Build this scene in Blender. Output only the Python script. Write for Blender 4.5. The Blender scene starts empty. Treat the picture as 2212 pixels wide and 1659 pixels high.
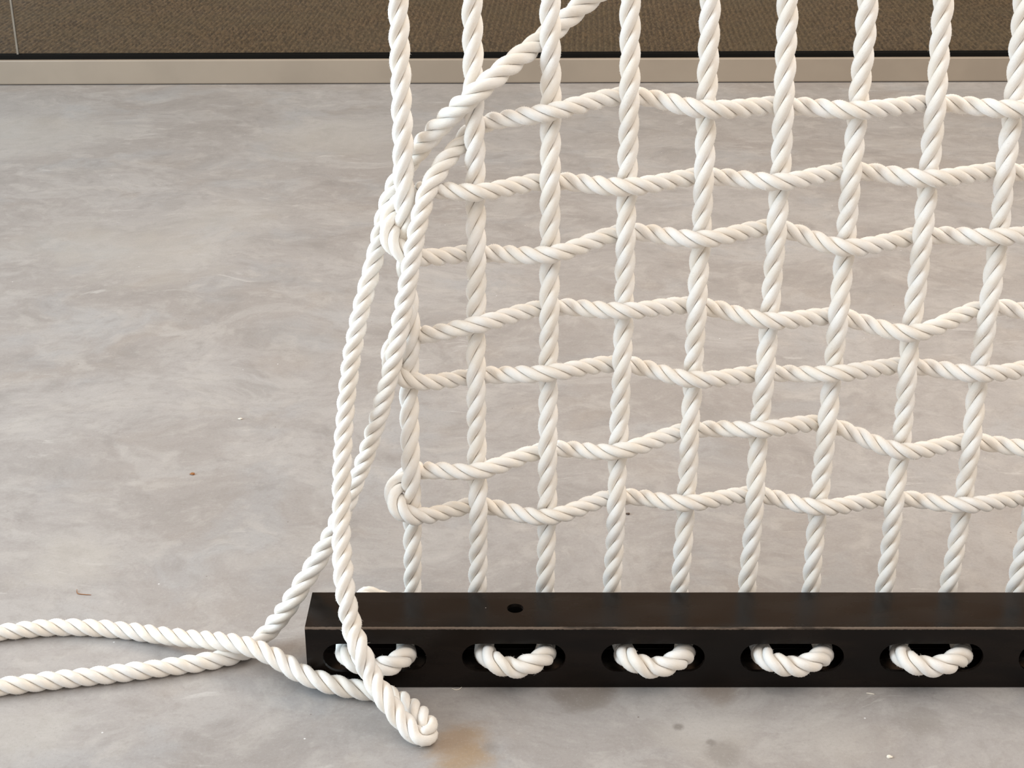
import bpy, bmesh, math, random
import numpy as np
from mathutils import Vector

random.seed(4)
rng = np.random.default_rng(7)
scene = bpy.context.scene
C = scene.collection

# ------------------------------------------------------------------ camera
W, H, F = 2212.0, 1659.0, 3312.0            # photograph size and focal length in its pixels
TILT = math.radians(24.8)
CAM = np.array((0.0, 0.0, 1.562))
cam_d = bpy.data.cameras.new('camera')
cam_d.sensor_fit = 'HORIZONTAL'
cam_d.sensor_width = 36.0
cam_d.lens = 36.0 * F / W
cam_d.clip_start, cam_d.clip_end = 0.05, 60
cam = bpy.data.objects.new('camera', cam_d)
C.objects.link(cam)
cam.location = CAM
cam.rotation_euler = (math.pi / 2 - TILT, 0, 0)
scene.camera = cam

# ------------------------------------------------------------------ light and exposure
world = bpy.data.worlds.new('world')
scene.world = world
world.use_nodes = True
bg = world.node_tree.nodes['Background']
bg.inputs['Color'].default_value = (1.0, 0.925, 0.845, 1)
bg.inputs['Strength'].default_value = 0.69


def area_light(name, loc, target, sx, sy, power, color):
    d = bpy.data.lights.new(name, 'AREA')
    d.shape = 'RECTANGLE'
    d.size, d.size_y, d.energy, d.color = sx, sy, power, color
    o = bpy.data.objects.new(name, d)
    C.objects.link(o)
    o.location = loc
    o.rotation_euler = (Vector(target) - Vector(loc)).to_track_quat('-Z', 'Y').to_euler()
    return o


area_light('window_daylight', (-5.2, 1.9, 2.0), (0.6, 2.4, 0.5), 4.2, 3.0, 430, (0.68, 0.86, 1.0))
area_light('ceiling_panel', (1.8, 5.0, 4.6), (0.8, 4.4, 0.0), 5.0, 2.6, 200, (1.0, 0.88, 0.74))
area_light('front_fill', (1.8, 0.0, 4.6), (1.2, 0.8, 0.0), 5.0, 2.6, 115, (1.0, 0.93, 0.86))  # added fill lamp overhead, brightens the near floor and rope fronts

scene.view_settings.view_transform = 'Standard'
scene.view_settings.look = 'None'
scene.view_settings.gamma = 1.0
scene.view_settings.use_curve_mapping = False
scene.view_settings.exposure = -0.13
scene.cycles.max_bounces = 6
scene.cycles.diffuse_bounces = 3
scene.cycles.glossy_bounces = 2

# ------------------------------------------------------------------ from photograph to place
RIGHT = np.array((1.0, 0.0, 0.0))
FWD = np.array((0.0, math.cos(TILT), -math.sin(TILT)))
UP = np.array((0.0, math.sin(TILT), math.cos(TILT)))


def ray(px, py):
    return FWD + RIGHT * ((px - W / 2) / F) + UP * ((H / 2 - py) / F)


def at_y(px, py, y):
    d = ray(px, py)
    return CAM + d * (y / d[1])


def at_z(px, py, z):
    d = ray(px, py)
    return CAM + d * ((z - CAM[2]) / d[2])


# the steel tube: front face, top, back face
Y_FRONT = at_z(1106, 1486, 0)[1]
Z_TOP = at_y(1106, 1356.5, Y_FRONT)[2]
Y_BACK = at_z(1106, 1278.0, Z_TOP)[1]
# the net hangs in a plane that leans back a little: point at its foot, normal towards the camera
FOOT = at_y(1106, 1275, Y_BACK + 0.040)
HEAD = at_y(1106, 0, FOOT[1] + 0.085)
_t = (HEAD - FOOT) / np.linalg.norm(HEAD - FOOT)
NET_N = np.array((0.0, -_t[2], _t[1]))


def net(px, py, off=0.0):
    """point of the net plane seen at a pixel of the photograph, moved off towards the camera"""
    d = ray(px, py)
    return CAM + d * (np.dot(FOOT + NET_N * off - CAM, NET_N) / np.dot(d, NET_N))


# ------------------------------------------------------------------ helpers
def tag(o, label=None, cat=None, group=None, kind=None):
    if label: o['label'] = label
    if cat: o['category'] = cat
    if group: o['group'] = group
    if kind: o['kind'] = kind
    return o


def empty(name, loc=(0, 0, 0), parent=None):
    o = bpy.data.objects.new(name, None)
    C.objects.link(o)
    o.empty_display_size = 0.05
    o.location = loc
    if parent: o.parent = parent
    return o


def world_loc(o):
    v = Vector((0, 0, 0))
    while o:
        v += o.location
        o = o.parent
    return v


def mesh_obj(name, verts, faces, mat, parent=None, smooth=False):
    v = np.asarray(verts, dtype=float)
    if parent is not None:
        v = v - np.array(world_loc(parent))
    me = bpy.data.meshes.new(name)
    me.from_pydata(v.tolist(), [], faces)
    me.materials.append(mat)
    if smooth:
        me.polygons.foreach_set('use_smooth', [True] * len(me.polygons))
    me.update()
    o = bpy.data.objects.new(name, me)
    C.objects.link(o)
    if parent is not None: o.parent = parent
    return o


def box_mesh(x0, x1, y0, y1, z0, z1, bevel=0.0):
    bm = bmesh.new()
    bmesh.ops.create_cube(bm, size=1)
    for v in bm.verts:
        v.co = Vector((x0 + (v.co.x + .5) * (x1 - x0), y0 + (v.co.y + .5) * (y1 - y0), z0 + (v.co.z + .5) * (z1 - z0)))
    if bevel:
        bmesh.ops.bevel(bm, geom=list(bm.edges), offset=bevel, segments=2, affect='EDGES', profile=0.5)
    return bm


def bm_obj(name, bm, mat, parent=None):
    if parent is not None:
        bmesh.ops.translate(bm, verts=bm.verts, vec=-world_loc(parent))
    me = bpy.data.meshes.new(name)
    bmesh.ops.recalc_face_normals(bm, faces=bm.faces)
    bm.to_mesh(me)
    bm.free()
    me.materials.append(mat)
    o = bpy.data.objects.new(name, me)
    C.objects.link(o)
    if parent is not None: o.parent = parent
    return o


# ------------------------------------------------------------------ materials
class NT:
    def __init__(self, name):
        self.m = bpy.data.materials.new(name)
        self.m.use_nodes = True
        self.t = self.m.node_tree
        self.bsdf = self.t.nodes['Principled BSDF']
        self.out = self.t.nodes['Material Output']

    def n(self, kind, **props):
        nd = self.t.nodes.new(kind)
        ins = props.pop('ins', {})
        for k, v in props.items(): setattr(nd, k, v)
        for k, v in ins.items(): self.put(nd, k, v)
        return nd

    def put(self, nd, key, v):
        s = nd.inputs[key]
        if isinstance(v, bpy.types.NodeSocket): self.t.links.new(v, s)
        else: s.default_value = v

    def math(self, op, a, b=None, c=None, clamp=False):
        nd = self.n('ShaderNodeMath', operation=op, use_clamp=clamp)
        for i, v in enumerate((a, b, c)):
            if v is not None: self.put(nd, i, v)
        return nd.outputs[0]

    def mix(self, fac, a, b, blend='MIX'):
        nd = self.n('ShaderNodeMix', data_type='RGBA', blend_type=blend)
        self.put(nd, 0, fac); self.put(nd, 6, a); self.put(nd, 7, b)
        return nd.outputs[2]

    def map(self, v, a, b, c=0.0, d=1.0, smooth=True):
        nd = self.n('ShaderNodeMapRange', interpolation_type='SMOOTHSTEP' if smooth else 'LINEAR')
        for i, x in enumerate((v, a, b, c, d)): self.put(nd, i, x)
        return nd.outputs[0]

    def noise(self, vec, scale, detail=4.0, rough=0.55, dist=0.0):
        nd = self.n('ShaderNodeTexNoise', ins={'Vector': vec, 'Scale': scale, 'Detail': detail, 'Roughness': rough, 'Distortion': dist})
        return nd.outputs['Fac']

    def coords(self, src, scale=(1, 1, 1), loc=(0, 0, 0), rot=(0, 0, 0)):
        mp = self.n('ShaderNodeMapping', ins={'Vector': src, 'Scale': scale, 'Location': loc, 'Rotation': rot})
        return mp.outputs[0]

    def pos(self):
        return self.n('ShaderNodeNewGeometry').outputs['Position']

    def bump(self, height, strength, dist):
        return self.n('ShaderNodeBump', ins={'Height': height, 'Strength': strength, 'Distance': dist}).outputs[0]

    def set(self, **kw):
        for k, v in kw.items(): self.put(self.bsdf, k.replace('_', ' '), v)


def make_cotton():
    m = NT('cotton_rope')
    uv = m.n('ShaderNodeUVMap').outputs[0]
    p = m.pos()
    fib = m.noise(m.coords(uv, (70, 620, 1), rot=(0, 0, 0.02)), 1.0, 3, 0.6)
    fine = m.noise(p, 900, 2, 0.6)
    blot = m.noise(p, 26, 3, 0.55)
    col = m.mix(m.map(blot, 0.36, 0.66), (0.905, 0.845, 0.765, 1), (0.93, 0.90, 0.862, 1))
    col = m.mix(m.map(fib, 0.28, 0.66, 0.12, 0.0), col, (0.66, 0.575, 0.47, 1))
    m.put(m.bsdf, 'Base Color', col)
    m.put(m.bsdf, 'Roughness', 0.92)
    m.put(m.bsdf, 'Specular IOR Level', 0.12)
    m.put(m.bsdf, 'Sheen Weight', 0.25)
    m.put(m.bsdf, 'Sheen Roughness', 0.5)
    h = m.math('ADD', m.math('MULTIPLY', fib, 0.38), m.math('MULTIPLY', fine, 0.50))
    m.put(m.bsdf, 'Normal', m.bump(h, 0.6, 0.0014))
    return m.m


def make_concrete():
    m = NT('trowelled_concrete')
    p = m.pos()
    warp = m.n('ShaderNodeTexNoise', ins={'Vector': p, 'Scale': 2.2, 'Detail': 3.0}).outputs['Color']
    pv = m.n('ShaderNodeVectorMath', operation='MULTIPLY_ADD')
    m.put(pv, 0, warp); m.put(pv, 1, (0.30, 0.30, 0.0)); m.put(pv, 2, p)
    pw = pv.outputs[0]
    big = m.noise(m.coords(pw, (0.8, 0.75, 1)), 1.5, 3, 0.5)
    trowel = m.noise(m.coords(pw, (1.0, 1.5, 1), rot=(0, 0, 0.35)), 3.4, 5, 0.6, 0.6)
    cloud = m.noise(m.coords(pw, (1, 1, 1), loc=(4, 2, 0)), 9.0, 5, 0.62)
    grain = m.noise(p, 170, 3, 0.7)
    grain2 = m.noise(p, 520, 2, 0.7)
    col = m.mix(m.map(big, 0.36, 0.64), (0.342, 0.311, 0.293, 1), (0.384, 0.359, 0.347, 1))
    col = m.mix(m.map(trowel, 0.515, 0.585, 0.0, 0.34), col, (0.452, 0.428, 0.410, 1))
    col = m.mix(m.map(trowel, 0.45, 0.37, 0.0, 0.34), col, (0.292, 0.267, 0.252, 1))
    blue = m.noise(m.coords(pw, (1, 1, 1), loc=(9, 5, 0)), 3.2, 4, 0.55)
    col = m.mix(m.map(blue, 0.52, 0.66, 0.0, 0.35), col, (0.372, 0.378, 0.392, 1))
    tan = m.noise(m.coords(pw, (1, 1, 1), loc=(1, 7, 0)), 4.0, 4, 0.6)
    col = m.mix(m.map(tan, 0.54, 0.70, 0.0, 0.30), col, (0.355, 0.301, 0.257, 1))
    col = m.mix(m.map(cloud, 0.46, 0.31, 0.0, 0.42), col, (0.254, 0.234, 0.221, 1))
    col = m.mix(m.map(cloud, 0.52, 0.66, 0.0, 0.55), col, (0.455, 0.425, 0.400, 1))
    mott = m.noise(m.coords(pw, (1, 1.2, 1), loc=(6, 1, 0)), 30.0, 4, 0.65)
    col = m.mix(m.map(mott, 0.50, 0.36, 0.0, 0.26), col, (0.275, 0.248, 0.228, 1))
    col = m.mix(m.map(mott, 0.54, 0.68, 0.0, 0.26), col, (0.480, 0.452, 0.428, 1))
    # thin pale trowel scuffs
    scuff = m.noise(m.coords(pw, (3.0, 16, 1), rot=(0, 0, 0.18)), 2.0, 5, 0.65, 0.4)
    gate = m.noise(m.coords(p, (1, 1, 1), loc=(3, 3, 0)), 2.6, 2, 0.5)
    sc = m.math('MULTIPLY', m.map(scuff, 0.60, 0.70), m.map(gate, 0.48, 0.60))
    col = m.mix(m.math('MULTIPLY', sc, 0.55), col, (0.575, 0.555, 0.531, 1))
    # tan rust-coloured stain in front of the tube and dark oily ones along it
    for (px, py, r, c, amt) in ((330, 545, 0.34, (0.485, 0.452, 0.412, 1), 0.34), (150, 520, 0.26, (0.470, 0.440, 0.405, 1), 0.28), (480, 470, 0.24, (0.470, 0.440, 0.405, 1), 0.35),
                                (60, 290, 0.42, (0.490, 0.458, 0.420, 1), 0.36), (720, 300, 0.34, (0.485, 0.455, 0.418, 1), 0.40), (150, 1215, 0.13, (0.480, 0.445, 0.405, 1), 0.45),
                                (60, 1580, 0.10, (0.470, 0.440, 0.405, 1), 0.40), (1540, 1590, 0.11, (0.480, 0.445, 0.410, 1), 0.45), (1800, 1600, 0.10, (0.470, 0.440, 0.410, 1), 0.40),
                                (985, 1615, 0.075, (0.355, 0.237, 0.131, 1), 0.60), (1010, 1655, 0.07, (0.355, 0.241, 0.135, 1), 0.5),
                                (1270, 1500, 0.060, (0.228, 0.196, 0.171, 1), 0.65), (1545, 1492, 0.045, (0.245, 0.202, 0.167, 1), 0.6),
                                (1290, 1512, 0.035, (0.228, 0.198, 0.171, 1), 0.4), (1570, 1625, 0.040, (0.245, 0.219, 0.198, 1), 0.6),
                                (1465, 1570, 0.012, (0.186, 0.163, 0.144, 1), 0.7), (1535, 1603, 0.011, (0.203, 0.181, 0.162, 1), 0.7),
                                (1060, 1615, 0.02, (0.237, 0.206, 0.180, 1), 0.5), (1990, 1560, 0.06, (0.254, 0.228, 0.207, 1), 0.5)):
        q = at_z(px, py, 0)
        dd = m.n('ShaderNodeVectorMath', operation='DISTANCE')
        m.put(dd, 0, p); m.put(dd, 1, tuple(q))
        dist = m.math('ADD', dd.outputs['Value'], m.math('MULTIPLY', m.math('SUBTRACT', cloud, 0.5), r * 2.2))
        col = m.mix(m.map(dist, r, r * 0.25, 0.0, amt), col, c)
    g = m.math('ADD', m.math('MULTIPLY', grain, 0.6), m.math('MULTIPLY', grain2, 0.4))
    dark = m.map(g, 0.48, 0.34, 0.0, 0.30)
    lite = m.map(g, 0.54, 0.68, 0.0, 0.30)
    col = m.mix(dark, col, (0.211, 0.194, 0.180, 1))
    col = m.mix(lite, col, (0.575, 0.559, 0.549, 1))
    # pinholes and specks
    vor = m.n('ShaderNodeTexVoronoi', feature='F1', ins={'Vector': m.coords(p, (1, 1, 0)), 'Scale': 24.0, 'Randomness': 1.0})
    sp = m.map(vor.outputs['Distance'], 0.055, 0.03, 0.0, 1.0)
    pick = m.n('ShaderNodeSeparateColor', ins={0: vor.outputs['Color']})
    col = m.mix(m.math('MULTIPLY', sp, m.math('GREATER_THAN', pick.outputs[0], 0.93)), col, (0.676, 0.671, 0.666, 1))
    col = m.mix(m.math('MULTIPLY', m.math('MULTIPLY', sp, m.math('LESS_THAN', pick.outputs[0], 0.07)), 0.7), col, (0.135, 0.103, 0.081, 1))
    m.put(m.bsdf, 'Base Color', col)
    m.put(m.bsdf, 'Roughness', m.map(trowel, 0.3, 0.7, 0.50, 0.62))
    m.put(m.bsdf, 'Specular IOR Level', 0.45)
    m.put(m.bsdf, 'Normal', m.bump(grain, 0.10, 0.002))
    return m.m


def make_black_steel():
    m = NT('black_painted_steel')
    p = m.pos()
    s = m.n('ShaderNodeSeparateXYZ', ins={0: p})
    n1 = m.noise(m.coords(p, (9, 60, 60)), 1.0, 4, 0.6)
    n2 = m.noise(p, 240, 3, 0.6)

    def edge(y, z, w):
        dy = m.math('SUBTRACT', s.outputs[1], y)
        dz = m.math('SUBTRACT', s.outputs[2], z)
        d = m.math('SQRT', m.math('ADD', m.math('MULTIPLY', dy, dy), m.math('MULTIPLY', dz, dz)))
        d = m.math('ADD', d, m.math('MULTIPLY', m.math('SUBTRACT', n2, 0.5), 0.003))
        return m.map(d, w, w * 0.55)
    worn = m.math('MULTIPLY', edge(Y_FRONT, Z_TOP, 0.0040), m.map(n1, 0.36, 0.52, 0.25, 1.0))
    worn2 = m.math('MULTIPLY', edge(Y_BACK, Z_TOP, 0.0040), m.map(n1, 0.46, 0.58, 0.0, 0.8))
    worn = m.math('MAXIMUM', worn, worn2)
    vor = m.n('ShaderNodeTexVoronoi', ins={'Vector': p, 'Scale': 38.0})
    pick = m.n('ShaderNodeSeparateColor', ins={0: vor.outputs['Color']})
    speck = m.math('MULTIPLY', m.map(vor.outputs['Distance'], 0.05, 0.03), m.math('GREATER_THAN', pick.outputs[1], 0.93))
    smear = m.noise(m.coords(p, (2.2, 9, 9)), 2.0, 4, 0.6)
    base = m.mix(m.map(smear, 0.35, 0.65), (0.0045, 0.0032, 0.0026, 1), (0.0095, 0.0060, 0.0044, 1))
    col = m.mix(worn, base, (0.155, 0.115, 0.088, 1))
    col = m.mix(m.math('MULTIPLY', speck, 0.6), col, (0.45, 0.40, 0.34, 1))
    m.put(m.bsdf, 'Base Color', col)
    m.put(m.bsdf, 'Roughness', m.map(smear, 0.3, 0.7, 0.20, 0.32))
    m.put(m.bsdf, 'Specular IOR Level', 0.20)
    m.put(m.bsdf, 'Normal', m.bump(n2, 0.04, 0.001))
    return m.m


def make_carpet():
    m = NT('ribbed_carpet')
    p = m.pos()
    a = m.noise(m.coords(p, (70, 24, 60)), 1.0, 3, 0.65)
    b = m.noise(p, 2.0, 3, 0.5)
    col = m.mix(m.map(a, 0.32, 0.68), (0.120, 0.074, 0.036, 1), (0.340, 0.222, 0.118, 1))
    col = m.mix(m.map(b, 0.35, 0.65, 0.0, 0.35), col, (0.235, 0.172, 0.092, 1))
    m.put(m.bsdf, 'Base Color', col)
    m.put(m.bsdf, 'Roughness', 0.95)
    m.put(m.bsdf, 'Specular IOR Level', 0.1)
    m.put(m.bsdf, 'Normal', m.bump(a, 0.6, 0.004))
    return m.m


def make_plain(name, color, rough, metallic=0.0, spec=0.5, var=0.08, scale=14.0):
    m = NT(name)
    n = m.noise(m.pos(), scale, 4, 0.55)
    dark = tuple(c * (1 - var) for c in color[:3]) + (1,)
    lite = tuple(min(1, c * (1 + var)) for c in color[:3]) + (1,)
    m.put(m.bsdf, 'Base Color', m.mix(m.map(n, 0.35, 0.65), dark, lite))
    m.put(m.bsdf, 'Roughness', rough)
    m.put(m.bsdf, 'Metallic', metallic)
    m.put(m.bsdf, 'Specular IOR Level', spec)
    return m.m


def make_glass():
    m = NT('clear_glazing')
    t = m.n('ShaderNodeBsdfTransparent', ins={'Color': (0.93, 0.95, 0.93, 1)})
    g = m.n('ShaderNodeBsdfGlossy', ins={'Color': (1, 1, 1, 1), 'Roughness': 0.02})
    fr = m.n('ShaderNodeFresnel', ins={'IOR': 1.5})
    mx = m.n('ShaderNodeMixShader', ins={0: fr.outputs[0], 1: t.outputs[0], 2: g.outputs[0]})
    m.t.links.new(mx.outputs[0], m.out.inputs['Surface'])
    return m.m


COTTON, CONCRETE, STEEL, CARPET = make_cotton(), make_concrete(), make_black_steel(), make_carpet()
ALU = make_plain('satin_bronze_aluminium', (0.35, 0.283, 0.218), 0.45, 0.1, 0.5, 0.05, 3.0)
RUBBER = make_plain('black_gasket_rubber', (0.006, 0.005, 0.004), 0.7, 0, 0.1)
SEAL = make_plain('grey_joint_silicone', (0.24, 0.20, 0.155), 0.5, 0, 0.4)
PLASTER = make_plain('taupe_wall_paint', (0.54, 0.325, 0.20), 0.8, 0, 0.3)
DARKWALL = make_plain('brown_room_paint', (0.16, 0.12, 0.09), 0.8, 0, 0.3)
GLASS = make_glass()
FIBRE = make_plain('cotton_fibre', (0.90, 0.86, 0.80), 0.95, 0, 0.05)
LINT = make_plain('pale_lint', (0.80, 0.74, 0.64), 0.9, 0, 0.1)
CRUMB = make_plain('brown_crumb', (0.30, 0.13, 0.05), 0.8, 0, 0.2)
DIRT = make_plain('dark_grit', (0.09, 0.06, 0.045), 0.8, 0, 0.2)

# ------------------------------------------------------------------ floor and glazed wall
RL = at_z(0, 184.5, 0)
RR = at_z(2212, 177.0, 0)
rail_dir = (RR - RL) / np.linalg.norm(RR - RL)
rail_ang = math.atan2(rail_dir[1], rail_dir[0])
rail_mid = (RL + RR) / 2
RAIL_H = at_y(0, 130.5, RL[1])[2]
GASKET_H = at_y(0, 118.5, RL[1] + 0.02)[2] - RAIL_H


def wall_space(bm):
    """turn a mesh built around the foot of the glazing (x along it, y behind it) into place"""
    c, s = math.cos(rail_ang), math.sin(rail_ang)
    for v in bm.verts:
        x, y, z = v.co
        v.co = Vector((rail_mid[0] + c * x - s * y, rail_mid[1] + s * x + c * y, z))
    return bm


bm = box_mesh(-5.5, 5.5, -1.5, rail_mid[1] + 0.06, -0.06, 0.0)
tag(bm_obj('floor', bm, CONCRETE), 'pale trowelled concrete floor with grey and tan mottling', None, None, 'structure')

win = empty('window_1', (rail_mid[0], rail_mid[1], 0))
tag(win, 'glazed partition with a bronze bottom rail behind the net', None, None, 'structure')
bm_obj('bottom_rail', wall_space(box_mesh(-5.4, 5.4, 0.0, 0.075, 0.002, RAIL_H, 0.006)), ALU, win)
bm_obj('gasket', wall_space(box_mesh(-5.4, 5.4, 0.012, 0.05, RAIL_H, RAIL_H + GASKET_H, 0.002)), RUBBER, win)
# joint between two panes, seen at the left edge of the photograph
jx = (at_y(31, 60, rail_mid[1])[0] - rail_mid[0]) / math.cos(rail_ang)
GZ0, GZ1 = RAIL_H + GASKET_H - 0.004, 2.5
bm_obj('pane', wall_space(box_mesh(-5.4, jx - 0.004, 0.026, 0.036, GZ0, GZ1)), GLASS, win)
bm_obj('pane', wall_space(box_mesh(jx + 0.004, 5.4, 0.026, 0.036, GZ0, GZ1)), GLASS, win)
bm_obj('joint_seal', wall_space(box_mesh(jx - 0.004, jx + 0.004, 0.0262, 0.0358, GZ0, GZ1)), SEAL, win)
bm_obj('head_rail', wall_space(box_mesh(-5.4, 5.4, 0.0, 0.075, GZ1 - 0.005, GZ1 + 0.08, 0.004)), ALU, win)
tag(bm_obj('wall_back', wall_space(box_mesh(-5.5, 5.5, 0.0, 0.12, GZ1 + 0.078, 4.4)), PLASTER), 'taupe wall above the glazing', None, None, 'structure')
tag(bm_obj('wall_far', wall_space(box_mesh(-5.5, 5.5, 5.2, 5.3, 0.0, 4.4)), DARKWALL), 'brown wall of the carpeted room', None, None, 'structure')

# ribbed carpet beyond the glass: rounded ribs running away from the camera
PITCH = 0.0262
prof = [(-0.5, 0.0), (-0.36, 0.001), (-0.25, 0.0085), (0.0, 0.0115), (0.25, 0.0085), (0.36, 0.001)]
rib_ang = math.radians(2.6)
cx, cy = rail_mid[0], rail_mid[1] + 0.1
n_rib = int(9.4 / PITCH)
vs, fs = [], []
for k in range(n_rib):
    for (u, z) in prof:
        x = -4.7 + (k + 0.5 + u) * PITCH
        for (ly) in (-0.0, 5.0):
            # ribs lean a little to the right as they recede
            vs.append((cx + x + math.tan(rib_ang) * ly, cy + ly + math.tan(rail_ang) * x, 0.004 + z))
n_row = len(vs) // 2
for i in range(n_row - 1):
    a = 2 * i
    fs.append((a, a + 2, a + 3, a + 1))
carpet = mesh_obj('carpet', vs, fs, CARPET, None, True)
tag(carpet, 'dark brown ribbed carpet on the floor behind the glass', None, None, 'structure')
carpet.name = 'floor_carpet'

# ------------------------------------------------------------------ steel tube with slots
X_LEFT = at_y(658, 1357, Y_FRONT)[0]
X_RIGHT = 1.95
WALL = 0.006
SLOT_C = [at_y(px, 1421, Y_FRONT) for px in (809, 1110, 1410, 1710, 2012)]
slot_pitch = (SLOT_C[-1][0] - SLOT_C[0][0]) / 4
SLOT_Z = SLOT_C[2][2]
slot_x = [SLOT_C[0][0] + i * slot_pitch for i in range(7)]
slot_half = (at_y(1522, 1421, Y_FRONT)[0] - at_y(1298, 1421, Y_FRONT)[0]) / 2
slot_r = (at_y(1410, 1391, Y_FRONT)[2] - at_y(1410, 1451, Y_FRONT)[2]) / 2


def round_rect(y0, y1, z0, z1, r, seg):
    pts = []
    for (cy_, cz_, a0) in ((y1 - r, z1 - r, 0), (y0 + r, z1 - r, 90), (y0 + r, z0 + r, 180), (y1 - r, z0 + r, 270)):
        for i in range(seg + 1):
            a = math.radians(a0 + 90 * i / seg)
            pts.append((cy_ + r * math.cos(a), cz_ + r * math.sin(a)))
    return pts


def tube_mesh():
    bm = bmesh.new()
    outer = round_rect(Y_FRONT, Y_BACK, 0.0, Z_TOP, 0.0032, 4)
    inner = round_rect(Y_FRONT + WALL, Y_BACK - WALL, WALL, Z_TOP - WALL, 0.002, 4)
    n = len(outer)
    ring = {}
    for xi, x in enumerate((X_LEFT, X_RIGHT)):
        for nm, pts in (('o', outer), ('i', inner)):
            ring[(nm, xi)] = [bm.verts.new((x, y, z)) for (y, z) in pts]
    for i in range(n):
        j = (i + 1) % n
        bm.faces.new((ring[('o', 0)][i], ring[('o', 0)][j], ring[('o', 1)][j], ring[('o', 1)][i]))
        bm.faces.new((ring[('i', 0)][j], ring[('i', 0)][i], ring[('i', 1)][i], ring[('i', 1)][j]))
        bm.faces.new((ring[('o', 0)][j], ring[('o', 0)][i], ring[('i', 0)][i], ring[('i', 0)][j]))
        bm.faces.new((ring[('o', 1)][i], ring[('o', 1)][j], ring[('i', 1)][j], ring[('i', 1)][i]))
    bmesh.ops.recalc_face_normals(bm, faces=bm.faces)
    return bm


def prism(bm, pts, axis, a, b):
    def mk(u, v, t):
        return (u, t, v) if axis == 'y' else (u, v, t)
    lo = [bm.verts.new(mk(u, v, a)) for (u, v) in pts]
    hi = [bm.verts.new(mk(u, v, b)) for (u, v) in pts]
    n = len(pts)
    for i in range(n):
        j = (i + 1) % n
        bm.faces.new((lo[i], lo[j], hi[j], hi[i]))
    bm.faces.new(lo[::-1])
    bm.faces.new(hi)


tube = bm_obj('steel_tube', tube_mesh(), STEEL)
bm = bmesh.new()
for sx in slot_x:
    for (r_, y0_, y1_) in ((slot_r, Y_FRONT - 0.05, Y_FRONT + 0.03), (0.0205, Y_BACK - 0.03, Y_BACK + 0.05)):
        pts = []
        for side, a0 in ((1, -90), (-1, 90)):
            for i in range(13):
                a = math.radians(a0 + 180 * i / 12)
                pts.append((sx + side * (slot_half - r_) + r_ * math.cos(a), SLOT_Z - (slot_r - r_) * 0.6 + r_ * math.sin(a)))
        prism(bm, pts, 'y', y0_, y1_)
hole = at_z(1113, 1314, Z_TOP)
hole_r = (at_z(1131, 1314, Z_TOP)[0] - hole[0])
prism(bm, [(hole[0] + hole_r * math.cos(t * math.pi / 12), hole[1] + hole_r * math.sin(t * math.pi / 12)) for t in range(24)], 'z', Z_TOP - 0.05, Z_TOP + 0.05)
cutter = bm_obj('cutter', bm, STEEL)
md = tube.modifiers.new('slots', 'BOOLEAN')
md.operation, md.object, md.solver = 'DIFFERENCE', cutter, 'EXACT'
dg = bpy.context.evaluated_depsgraph_get()
me = bpy.data.meshes.new_from_object(tube.evaluated_get(dg))
tube.modifiers.clear()
tube.data = me
bpy.data.objects.remove(cutter, do_unlink=True)
tag(tube, 'black painted square steel tube with rounded slots, lying on the floor', 'steel tube')

# ------------------------------------------------------------------ rope
R_V, R_H = 0.0169, 0.0152


def spline(ctrl, step, lay=2.8):
    """centripetal Catmull-Rom through control points (x, y, z, radius[, lay]), resampled evenly"""
    P = np.array([tuple(c[:4]) + (c[4] if len(c) > 4 else lay,) for c in ctrl], dtype=float)
    P = np.vstack((2 * P[0] - P[1], P, 2 * P[-1] - P[-2]))
    out = []
    for i in range(1, len(P) - 2):
        p0, p1, p2, p3 = P[i - 1], P[i], P[i + 1], P[i + 2]
        t0 = 0.0
        t1 = t0 + max(np.linalg.norm(p1[:3] - p0[:3]), 1e-5) ** 0.5
        t2 = t1 + max(np.linalg.norm(p2[:3] - p1[:3]), 1e-5) ** 0.5
        t3 = t2 + max(np.linalg.norm(p3[:3] - p2[:3]), 1e-5) ** 0.5
        n = max(4, int(np.linalg.norm(p2[:3] - p1[:3]) / (step * 0.4)))
        for t in np.linspace(t1, t2, n, endpoint=False):
            a1 = (t1 - t) / (t1 - t0) * p0 + (t - t0) / (t1 - t0) * p1
            a2 = (t2 - t) / (t2 - t1) * p1 + (t - t1) / (t2 - t1) * p2
            a3 = (t3 - t) / (t3 - t2) * p2 + (t - t2) / (t3 - t2) * p3
            b1 = (t2 - t) / (t2 - t0) * a1 + (t - t0) / (t2 - t0) * a2
            b2 = (t3 - t) / (t3 - t1) * a2 + (t - t1) / (t3 - t1) * a3
            out.append((t2 - t) / (t2 - t1) * b1 + (t - t1) / (t2 - t1) * b2)
    out.append(P[-2])
    out = np.array(out)
    seg = np.linalg.norm(np.diff(out[:, :3], axis=0), axis=1)
    s = np.concatenate(([0], np.cumsum(seg)))
    n = int(s[-1] / step) + 1
    q = np.linspace(0, s[-1], n)
    return np.stack([np.interp(q, s, out[:, k]) for k in range(5)], axis=1), q


def frames(P):
    T = np.gradient(P, axis=0)
    T /= np.linalg.norm(T, axis=1)[:, None]
    N = np.zeros_like(P)
    a = np.array((0.0, -1.0, 0.0)) if abs(T[0][1]) < 0.8 else np.array((1.0, 0, 0))
    v = a - np.dot(a, T[0]) * T[0]
    N[0] = v / np.linalg.norm(v)
    for i in range(1, len(P)):
        v = N[i - 1] - np.dot(N[i - 1], T[i]) * T[i]
        N[i] = v / np.linalg.norm(v)
    return T, N, np.cross(T, N)


def smooth_noise(s, wave, amp):
    k = int(s[-1] / wave) + 3
    return np.interp(s, np.arange(k) * wave, rng.uniform(-amp, amp, k))


SEC = np.linspace(-math.pi / 2, math.pi / 2, 15)
SEC_T = np.sin(SEC)                          # -1 .. 1 across one strand
GROOVE = 0.45


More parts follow.
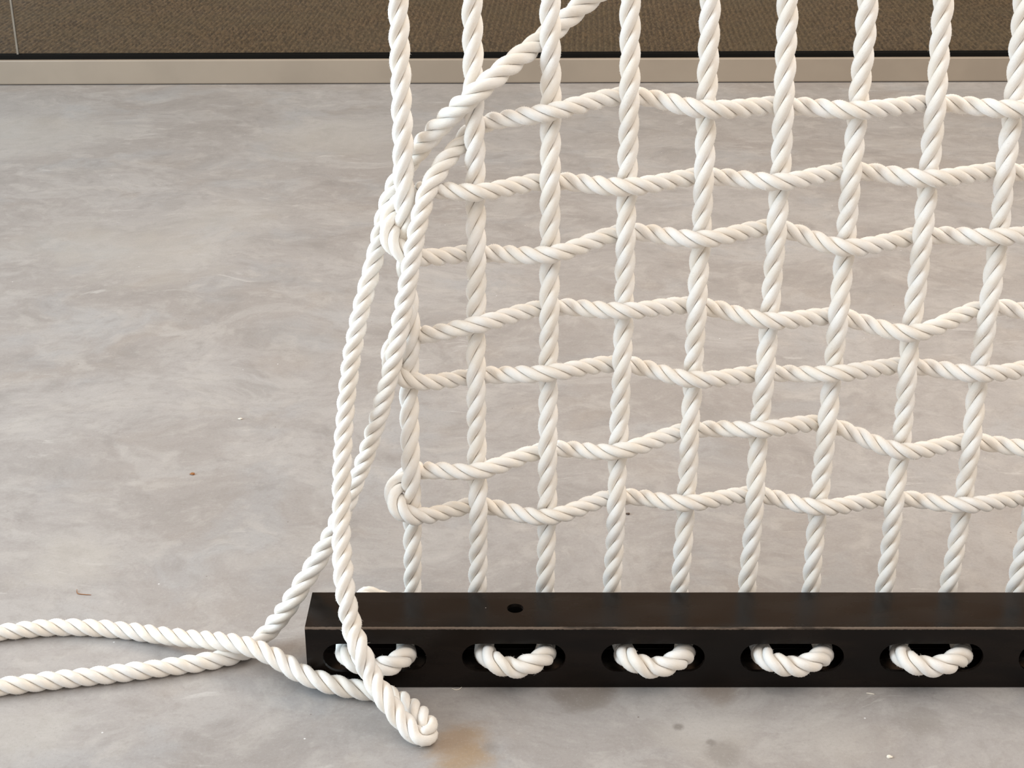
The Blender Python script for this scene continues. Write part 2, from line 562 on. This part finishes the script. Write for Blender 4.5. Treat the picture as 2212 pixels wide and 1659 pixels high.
FUZZ_PER_M = 1900


def fuzz(P, rad, T, N, B, th, s, root, base):
    """fine loose cotton fibres standing off the strands, too small to count"""
    k = int(s[-1] * FUZZ_PER_M)
    i = rng.integers(1, len(s) - 1, k)
    al = rng.uniform(-0.9, 0.9, k) * math.radians(56)
    an = th[i] + rng.integers(0, 3, k) * 2 * math.pi / 3 + al
    t_ = al / math.radians(59.2)
    rr = rad[i] * (GROOVE + (1 - GROOVE) * np.sqrt(1 - np.abs(t_) ** 1.75)) * 0.985
    out = np.cos(an)[:, None] * N[i] + np.sin(an)[:, None] * B[i]
    side = np.cross(T[i], out)
    p0 = P[i] + out * rr[:, None]
    lean = T[i] * rng.normal(0, 1.0, k)[:, None] + side * rng.normal(0, 1.0, k)[:, None]
    ln = rng.uniform(0.0014, 0.0052, k)[:, None]
    p1 = p0 + (out * 0.55 + lean * 0.5) * ln * 0.5
    p2 = p1 + (out * 0.15 + lean * 0.7 + rng.normal(0, 0.35, (k, 3))) * ln * 0.5
    d = p2 - p0
    wdir = np.cross(d, rng.normal(0, 1, (k, 3)))
    wdir /= np.linalg.norm(wdir, axis=1)[:, None] + 1e-9
    hw = 0.00011
    V = np.stack((p0 - wdir * hw, p0 + wdir * hw, p1 + wdir * hw, p1 - wdir * hw, p2), axis=1).reshape(-1, 3) - base
    b0 = np.arange(k)[:, None] * 5
    idx = np.concatenate(((b0 + np.array([0, 1, 2, 3])[None, :]).reshape(-1), (b0 + np.array([3, 2, 4])[None, :]).reshape(-1))).astype(np.int32)
    me = bpy.data.meshes.new('fuzz')
    me.vertices.add(len(V)); me.vertices.foreach_set('co', V.astype(np.float32).reshape(-1))
    me.loops.add(len(idx)); me.loops.foreach_set('vertex_index', idx)
    me.polygons.add(2 * k)
    me.polygons.foreach_set('loop_start', np.concatenate((np.arange(k) * 4, 4 * k + np.arange(k) * 3)).astype(np.int32))
    me.materials.append(FIBRE)
    me.update(calc_edges=True)
    o = bpy.data.objects.new('fuzz', me)
    C.objects.link(o)
    o.parent = root
    o['kind'] = 'stuff'


def rope(name, ctrl, parent, lay=2.85, phase=None, label=None, step=0.0045):
    """three-strand right-laid rope along control points (x, y, z, radius): an Empty with three strand meshes"""
    P4, s = spline(ctrl, step, lay)
    P, rad = P4[:, :3], P4[:, 3] * (1 + smooth_noise(s, 0.05, 0.025))
    T, N, B = frames(P)
    rate = 2 * math.pi / (P4[:, 4] * 2 * np.maximum(rad, 1e-4)) * (1 + smooth_noise(s, 0.07, 0.07))
    th = np.concatenate(([0], np.cumsum(0.5 * (rate[1:] + rate[:-1]) * np.diff(s))))
    th += rng.uniform(0, 6.28) if phase is None else phase
    root = empty(name, (0, 0, 0), parent) if parent else empty(name)
    if label: root['label'] = label
    base = np.array(world_loc(root))
    n, m = len(s), len(SEC) + 1
    for k in range(3):
        half = math.radians(59.2)
        bulge = 1 + smooth_noise(s, 0.04, 0.03)
        prof_r = GROOVE + (1 - GROOVE) * np.sqrt(np.maximum(0, 1 - np.abs(SEC_T) ** 1.75))
        ang = th[:, None] + k * 2 * math.pi / 3 + (SEC_T * half)[None, :]
        rr = rad[:, None] * prof_r[None, :] * bulge[:, None]
        V = P[:, None, :] + rr[..., None] * (np.cos(ang)[..., None] * N[:, None, :] + np.sin(ang)[..., None] * B[:, None, :])
        ca = th + k * 2 * math.pi / 3
        core = P + (0.06 * rad)[:, None] * (np.cos(ca)[:, None] * N + np.sin(ca)[:, None] * B)
        V = np.concatenate((V, core[:, None, :]), axis=1)          # n x m x 3
        # short stretches at both ends close to a rounded tip
        verts = (V.reshape(-1, 3) - base)
        i = np.arange(n - 1)[:, None] * m
        j = np.arange(m)[None, :]
        j2 = (j + 1) % m
        q = np.stack((i + j, i + j2, i + m + j2, i + m + j), axis=-1).reshape(-1, 4)
        me = bpy.data.meshes.new('strand')
        nq = len(q)
        caps = [list(range(m))[::-1], list(range((n - 1) * m, n * m))]
        idx = np.concatenate((q.reshape(-1), np.array(caps[0]), np.array(caps[1]))).astype(np.int32)
        me.vertices.add(len(verts))
        me.vertices.foreach_set('co', verts.astype(np.float32).reshape(-1))
        me.loops.add(len(idx))
        me.loops.foreach_set('vertex_index', idx)
        me.polygons.add(nq + 2)
        starts = np.concatenate((np.arange(nq) * 4, [nq * 4, nq * 4 + m])).astype(np.int32)
        me.polygons.foreach_set('loop_start', starts)
        me.polygons.foreach_set('use_smooth', np.ones(nq + 2, dtype=bool))
        uvl = me.uv_layers.new(name='UVMap')
        su = np.repeat(s[:, None], m, axis=1)
        sv = np.concatenate((SEC_T * 0.0165, [0.0]))[None, :] + np.zeros((n, 1)) + k * 0.31
        uvv = np.stack((su, sv), axis=-1).reshape(-1, 2)
        uvl.data.foreach_set('uv', uvv[idx].astype(np.float32).reshape(-1))
        me.materials.append(COTTON)
        me.update(calc_edges=True)
        me.validate()
        o = bpy.data.objects.new('strand', me)
        C.objects.link(o)
        o.parent = root
    fuzz(P, rad, T, N, B, th, s, root, base)
    return root


def wr(p, r):
    return (p[0], p[1], p[2], r)


# centre lines of the upright ropes (x, y in the photograph)
UPRIGHT = [
    [(860, 0), (863, 100), (865, 200), (871, 300), (873, 400), (874, 480), (876, 550), (882, 640), (888, 740), (883, 830), (885, 930), (887, 1000), (890, 1060), (891, 1150), (891, 1275)],
    [(1020, 0), (1021, 100), (1023, 180), (1025, 300), (1027, 380), (1028, 480), (1029, 560), (1029, 660), (1028, 780), (1028, 870), (1030, 980), (1032, 1050), (1034, 1150), (1031, 1275)],
    [(1188, 0), (1190, 180), (1189, 300), (1188, 400), (1189, 480), (1187, 600), (1186, 730), (1184, 850), (1183, 1000), (1182, 1100), (1178, 1275)],
    [(1361, 0), (1360, 200), (1355, 380), (1352, 500), (1348, 650), (1344, 780), (1337, 900), (1334, 1000), (1332, 1080), (1324, 1250), (1321, 1275)],
    [(1534, 0), (1528, 200), (1524, 270), (1520, 400), (1516, 480), (1511, 560), (1503, 700), (1500, 780), (1492, 880), (1489, 960), (1484, 1060), (1478, 1150), (1470, 1250), (1468, 1275)],
    [(1702, 0), (1694, 200), (1687, 350), (1682, 450), (1672, 560), (1665, 650), (1657, 750), (1649, 860), (1638, 940), (1633, 1050), (1625, 1150), (1616, 1250), (1613, 1275)],
    [(1875, 0), (1867, 100), (1857, 200), (1848, 280), (1837, 400), (1830, 500), (1821, 560), (1814, 650), (1802, 780), (1792, 850), (1788, 900), (1780, 1000), (1773, 1060), (1762, 1130), (1754, 1250), (1752, 1275)],
    [(2038, 0), (2030, 100), (2024, 200), (2013, 300), (2004, 400), (1997, 480), (1982, 600), (1970, 700), (1964, 760), (1952, 900), (1947, 960), (1935, 1040), (1932, 1080), (1924, 1170), (1914, 1250), (1910, 1275)],
    [(2213, 0), (2203, 100), (2195, 200), (2181, 280), (2168, 400), (2160, 500), (2148, 560), (2138, 650), (2119, 780), (2107, 850), (2101, 930), (2092, 1000), (2084, 1060), (2070, 1150), (2055, 1250), (2047, 1275)],
    [(2378, 0), (2358, 200), (2338, 400), (2318, 560), (2290, 780), (2262, 960), (2235, 1080), (2212, 1180), (2198, 1250), (2193, 1275)],
    [(2546, 0), (2524, 200), (2498, 400), (2470, 600), (2440, 800), (2410, 980), (2386, 1100), (2352, 1275)],
    [(2712, 0), (2688, 200), (2662, 400), (2630, 600), (2598, 800), (2562, 980), (2530, 1100), (2492, 1275)],
]
# height in the photograph at which each crosswise rope meets uprights 1..12
CROSS = [
    [None, 276, 242, 207, 236, 228, 238, 223, 236, 222, 236, 222],
    [408, 416, 391, 404, 381, 393, 369, 386, 370, 386, 368, 385],
    [552, 546, 550, 502, 517, 493, 535, 509, 512, 498, 514, 498],
    [724, 702, 664, 672, 660, 693, 684, 720, 664, 688, 668, 690],
    [826, 812, 806, 786, 820, 806, 808, 790, 808, 792, 812, 794],
    [1016, 1018, 971, 975, 929, 928, 917, 974, 954, 972, 940, 962],
    [1118, 1091, 1117, 1073, 1087, 1068, 1096, 1076, 1091, 1076, 1094, 1078],
]
UP_OFF, CR_OFF = 0.0065, 0.0240


def up_x(i, y):
    a = np.array(UPRIGHT[i], dtype=float)
    return float(np.interp(y, a[:, 1], a[:, 0]))


def front(i, j):
    """does crosswise rope j pass in front of upright i"""
    return (i + j) % 2 == 0


net_root = empty('rope_net', (FOOT[0] + 0.3, FOOT[1], 0.0))
tag(net_root, 'white twisted cotton rope net hanging upright, threaded into the black steel tube', 'rope net')


def upright_points(i):
    pts = []
    x0, x1 = UPRIGHT[i][0], UPRIGHT[i][1]
    k = (x1[0] - x0[0]) / (x1[1] - x0[1])
    for y in (-900, -620, -420, -240, -60, 80):
        pts.append(wr(net(x0[0] + k * y, y), R_V))
    for j in range(7):
        y = CROSS[j][i]
        if y is None: continue
        pts.append(wr(net(up_x(i, y), y, -UP_OFF if front(i, j) else UP_OFF), R_V))
    for y in (1190, 1275):
        pts.append(wr(net(up_x(i, y), y), R_V * 0.985))
    return pts


U_SHAPE = [(-65, -12, 0.030), (-60, -4, 0.004), (-40, 10, -0.0170), (-6, 20, -0.0215), (26, 17, -0.0205), (53, 4, -0.0100), (66, -6, 0.010), (66, -12, 0.034)]


def loop_points(k, left_x, right_x, mirror=False):
    """the bight that shows in front of slot k, from the back slot and back to it"""
    cxp = (812, 1112, 1412, 1711, 2009, 2309, 2610)[k]
    r = 0.0186
    jig = [(random.uniform(-2, 2), random.uniform(-2, 2)) for _ in U_SHAPE]
    pts = [wr(at_y(cxp + dx + jx_, 1421 + dy + jy_, Y_FRONT + dd), r) + (2.35,) for (dx, dy, dd), (jx_, jy_) in zip(U_SHAPE, jig)]
    a, b = pts[0], pts[-1]
    ymid = (Y_FRONT + Y_BACK) / 2
    zin = SLOT_Z - 0.003
    pre = [(left_x, Y_BACK + 0.036, SLOT_Z + 0.012, R_V), (left_x * 0.7 + a[0] * 0.3, Y_BACK + 0.004, zin, R_V), (left_x * 0.3 + a[0] * 0.7, ymid, zin + 0.004, R_V)]
    post = [(right_x * 0.3 + b[0] * 0.7, ymid, zin + 0.004, R_V), (right_x * 0.7 + b[0] * 0.3, Y_BACK + 0.004, zin, R_V), (right_x, Y_BACK + 0.036, SLOT_Z + 0.012, R_V)]
    return pre + pts + post


names = ['first', 'second', 'third', 'fourth', 'fifth', 'sixth']
# first upright: its bight fills slot 0 and a short tail comes out behind the tube
u0 = upright_points(0)
lp = loop_points(0, at_y(760, 1330, Y_BACK)[0], u0[-1][0])
tail = [wr(at_y(768, 1310, Y_BACK + 0.050), R_V), wr(at_y(790, 1287, Y_BACK + 0.062), R_V), wr(at_y(815, 1292, Y_BACK + 0.072), R_V), wr(at_z(850, 1300, 0.020), R_V), wr(at_z(900, 1296, 0.018), R_V)]
rope('upright_rope', u0 + lp[::-1][1:-1] + tail, net_root, 3.35, 0.4, 'leftmost upright rope, its end tucked through the first slot')
for k in range(1, 6):
    a, b = upright_points(2 * k - 1), upright_points(2 * k)
    mid = loop_points(k, a[-1][0], b[-1][0])
    rope('upright_rope', a + mid + b[::-1], net_root, 3.35)
last = upright_points(11)
mid = loop_points(6, last[-1][0], last[-1][0] + 0.118)
rope('upright_rope', last + mid, net_root, 3.35)

# crosswise ropes
def cross_points(j, first):
    pts = []
    for i in range(first, 12):
        y = CROSS[j][i]
        off = CR_OFF if front(i, j) else -CR_OFF
        pts.append(wr(net(up_x(i, y), y, off), R_H))
    e = pts[-1]
    pts.append((e[0] + 0.07, e[1] - 0.01, e[2], R_H))
    return pts


# top crosswise rope: behind upright 2 it turns down into a long loose tail that reaches the floor and runs off to the left
RT = 0.0160
tail_c = [
    (0, 1483, 'z', 0.0165, 0.0165), (120, 1469, 'z', 0.0165, 0.0165), (250, 1455, 'z', 0.0165, 0.0165), (370, 1440, 'z', 0.0165, 0.0165),
    (450, 1428, 'z', 0.0165, 0.0165), (505, 1416, 'z', 0.016, 0.0160), (548, 1396, 'z', 0.018, 0.0165), (580, 1364, 'z', 0.030, 0.0172),
    (628, 1300, 'y', 2.262, 0.0178), (672, 1232, 'y', 2.275, 0.0176), (712, 1164, 'y', 2.288, 0.0172), (748, 1088, 'y', 2.296, 0.0168),
    (776, 1022, 'n', 0.012, RT), (806, 938, 'n', 0.022, RT), (832, 850, 'n', 0.034, RT), (852, 768, 'n', 0.040, RT),
    (870, 672, 'n', 0.040, RT), (886, 580, 'n', 0.044, RT), (905, 480, 'n', 0.040, RT), (925, 410, 'n', 0.026, RT), (957, 355, 'n', 0.004, RT),
    (998, 308, 'n', -0.020, 0.0155)]


def points(spec):
    out = []
    for (px, py, how, v, r) in spec:
        p = at_z(px, py, v) if how == 'z' else at_y(px, py, v) if how == 'y' else net(px, py, v)
        out.append(wr(p, r))
    return out


a = points(tail_c)
e = a[0]
a = [(e[0] - 0.55, e[1] + 0.12, 0.0165, 0.0165), (e[0] - 0.25, e[1] - 0.03, 0.0165, 0.0165)] + a
rope('crosswise_rope', a + cross_points(0, 1), net_root, 2.8, None, 'topmost crosswise rope, its loose tail dropping to the floor at left')


def turn(j, bend):
    """two crosswise ropes joined by a bight round the first upright"""
    top, low = cross_points(j, 1), cross_points(j + 1, 1)
    return top[::-1] + points(bend) + low


bend_23 = [(925, 410, 'n', 0.004, R_H), (882, 424, 'n', -0.034, 0.0165), (852, 452, 'n', -0.022, 0.0178), (842, 490, 'n', 0.000, 0.0182), (849, 524, 'n', 0.018, 0.0178),
           (876, 549, 'n', 0.027, 0.0168), (925, 556, 'n', 0.008, R_H), (975, 552, 'n', -0.014, R_H)]
bend_45 = [(925, 722, 'n', 0.004, R_H), (890, 724, 'n', -0.032, 0.0160), (858, 740, 'n', -0.024, 0.0170), (843, 770, 'n', -0.004, 0.0175), (850, 797, 'n', 0.006, 0.0172),
           (876, 818, 'n', 0.010, 0.0162), (925, 826, 'n', 0.006, R_H), (975, 820, 'n', -0.014, R_H)]
bend_67 = [(935, 1016, 'n', 0.004, R_H), (893, 1020, 'n', -0.032, 0.0162), (862, 1042, 'n', -0.020, 0.0182), (853, 1072, 'n', 0.002, 0.0190), (862, 1096, 'n', 0.018, 0.0186),
           (888, 1114, 'n', 0.025, 0.0170), (925, 1114, 'n', 0.010, R_H), (975, 1102, 'n', -0.014, R_H)]
rope('crosswise_rope', turn(1, bend_23), net_root, 2.8, None, 'second and third crosswise courses, one rope doubled back round the leftmost upright')
rope('crosswise_rope', turn(3, bend_45), net_root, 2.8, None, 'fourth and fifth crosswise courses, one rope doubled back round the leftmost upright')
rope('crosswise_rope', turn(5, bend_67), net_root, 2.8, None, 'lowest two crosswise courses, one rope doubled back round the leftmost upright')

# ------------------------------------------------------------------ loose rope: slants down across the net, over the tube, doubles back on the floor
RB = 0.0176
loose = [
    (2350, -760, 'n', -0.16, RB), (2080, -560, 'n', -0.13, RB), (1820, -380, 'n', -0.09, RB), (1600, -240, 'n', -0.065, RB), (1440, -132, 'n', -0.050, RB), (1345, -56, 'n', -0.046, RB), (1262, 8, 'n', -0.042, RB), (1190, 70, 'n', -0.036, RB), (1112, 132, 'n', 0.002, RB), (1036, 194, 'n', 0.037, RB),
    (972, 250, 'n', 0.012, RB), (915, 310, 'n', -0.022, RB), (876, 360, 'n', -0.042, 0.0172), (848, 414, 'n', -0.046, 0.0168), (832, 462, 'n', -0.044, 0.0164), (817, 530, 'n', -0.030, 0.0160),
    (794, 616, 'n', 0.006, 0.0158), (773, 700, 'n', 0.024, 0.0158), (757, 790, 'n', 0.034, 0.0158), (747, 880, 'n', 0.042, 0.0160), (740, 980, 'y', 2.262, 0.0162),
    (738, 1080, 'y', 2.236, 0.0166), (738, 1180, 'y', 2.196, 0.0170), (746, 1278, 'y', Y_FRONT - 0.000, 0.0176), (760, 1352, 'y', Y_FRONT - 0.0190, 0.0182),
    (778, 1405, 'y', Y_FRONT - 0.052, 0.0184), (801, 1457, 'y', Y_FRONT - 0.068, 0.0186), (832, 1507, 'z', 0.057, 0.0186), (862, 1548, 'z', 0.036, 0.0184),
    (890, 1578, 'z', 0.023, 0.0182), (914, 1592, 'z', 0.0185, 0.0180), (927, 1579, 'z', 0.021, 0.0176), (916, 1556, 'z', 0.026, 0.0174), (888, 1528, 'z', 0.022, 0.0172), (850, 1506, 'z', 0.018, 0.0172),
    (805, 1494, 'z', 0.0175, 0.0174), (752, 1486, 'z', 0.021, 0.0174), (700, 1473, 'z', 0.029, 0.0174), (648, 1453, 'z', 0.036, 0.0174), (596, 1421, 'z', 0.046, 0.0172), (545, 1399, 'z', 0.050, 0.0168),
    (490, 1387, 'z', 0.046, 0.0164), (430, 1381, 'z', 0.034, 0.0162), (360, 1374, 'z', 0.023, 0.0162), (280, 1363, 'z', 0.0165, 0.0160), (190, 1356, 'z', 0.0160, 0.0160), (100, 1356, 'z', 0.0160, 0.0160), (0, 1366, 'z', 0.0160, 0.0160)]
b = points(loose)
e = b[-1]
b += [(e[0] - 0.22, e[1] - 0.03, 0.016, 0.016), (e[0] - 0.5, e[1] + 0.05, 0.016, 0.016)]
base = at_z(914, 1592, 0)
loose_root = empty('loose_rope', (base[0], base[1], 0))
tag(loose_root, 'long loose white rope slanting across the net, over the tube and back along the floor', 'rope')
rope_obj = rope('rope_body', b, loose_root, 2.7)
# its strands belong to the rope directly
for s_ in list(rope_obj.children):
    s_.parent = loose_root
bpy.data.objects.remove(rope_obj, do_unlink=True)

# ------------------------------------------------------------------ lint and crumbs on the floor
def thread(name, pix, rad, mat, label, cat):
    P4, s = spline([wr(at_z(px, py, z), rad) for (px, py, z) in pix], 0.0015)
    P = P4[:, :3]
    T, N, B = frames(P)
    m = 6
    ang = np.arange(m) * 2 * math.pi / m
    taper = np.sin(np.linspace(0.25, math.pi - 0.25, len(s))) ** 0.4
    V = P[:, None, :] + rad * taper[:, None, None] * (np.cos(ang)[None, :, None] * N[:, None, :] + np.sin(ang)[None, :, None] * B[:, None, :])
    f = [(i * m + j, i * m + (j + 1) % m, (i + 1) * m + (j + 1) % m, (i + 1) * m + j) for i in range(len(s) - 1) for j in range(m)]
    f += [tuple(range(m))[::-1], tuple(range((len(s) - 1) * m, len(s) * m))]
    tag(mesh_obj(name, V.reshape(-1, 3), f, mat, None, True), label, cat)


thread('lint_thread', [(166, 1273, .002), (168, 1282, .0012), (180, 1284, .001), (197, 1285, .001)], 0.0008, CRUMB, 'tiny bent brown thread on the floor above the left rope ends', 'thread')
thread('lint_thread', [(976, 1487, .001), (985, 1490, .001), (993, 1488, .0012), (997, 1484, .002)], 0.0008, LINT, 'short pale thread at the front edge of the steel tube', 'thread')
thread('lint_thread', [(1871, 1497, .001), (1880, 1498, .001), (1889, 1500, .001)], 0.0010, LINT, 'short pale thread below the rightmost rope bight', 'thread')


def crumb(name, px, py, size, mat, label):
    bm = bmesh.new()
    bmesh.ops.create_icosphere(bm, subdivisions=2, radius=1)
    q = at_z(px, py, 0)
    for v in bm.verts:
        k = 1 + random.uniform(-.22, .22)
        v.co = Vector((q[0] + v.co.x * size * 1.5 * k, q[1] + v.co.y * size * k, max(0, size * 0.45 + v.co.z * size * 0.6 * k)))
    tag(bm_obj(name, bm, mat), label, 'crumb')


crumb('crumb', 416, 1025, 0.0038, CRUMB, 'tiny rust brown crumb on bare floor left of the ropes')
crumb('crumb', 1356, 1111, 0.0030, DIRT, 'tiny dark crumb seen through the net near its foot')
crumb('crumb', 1921, 1636, 0.0032, LINT, 'tiny white crumb on the floor at lower right')
crumb('crumb', 519, 906, 0.0034, LINT, 'tiny white crumb on bare floor left of the hanging loose rope')
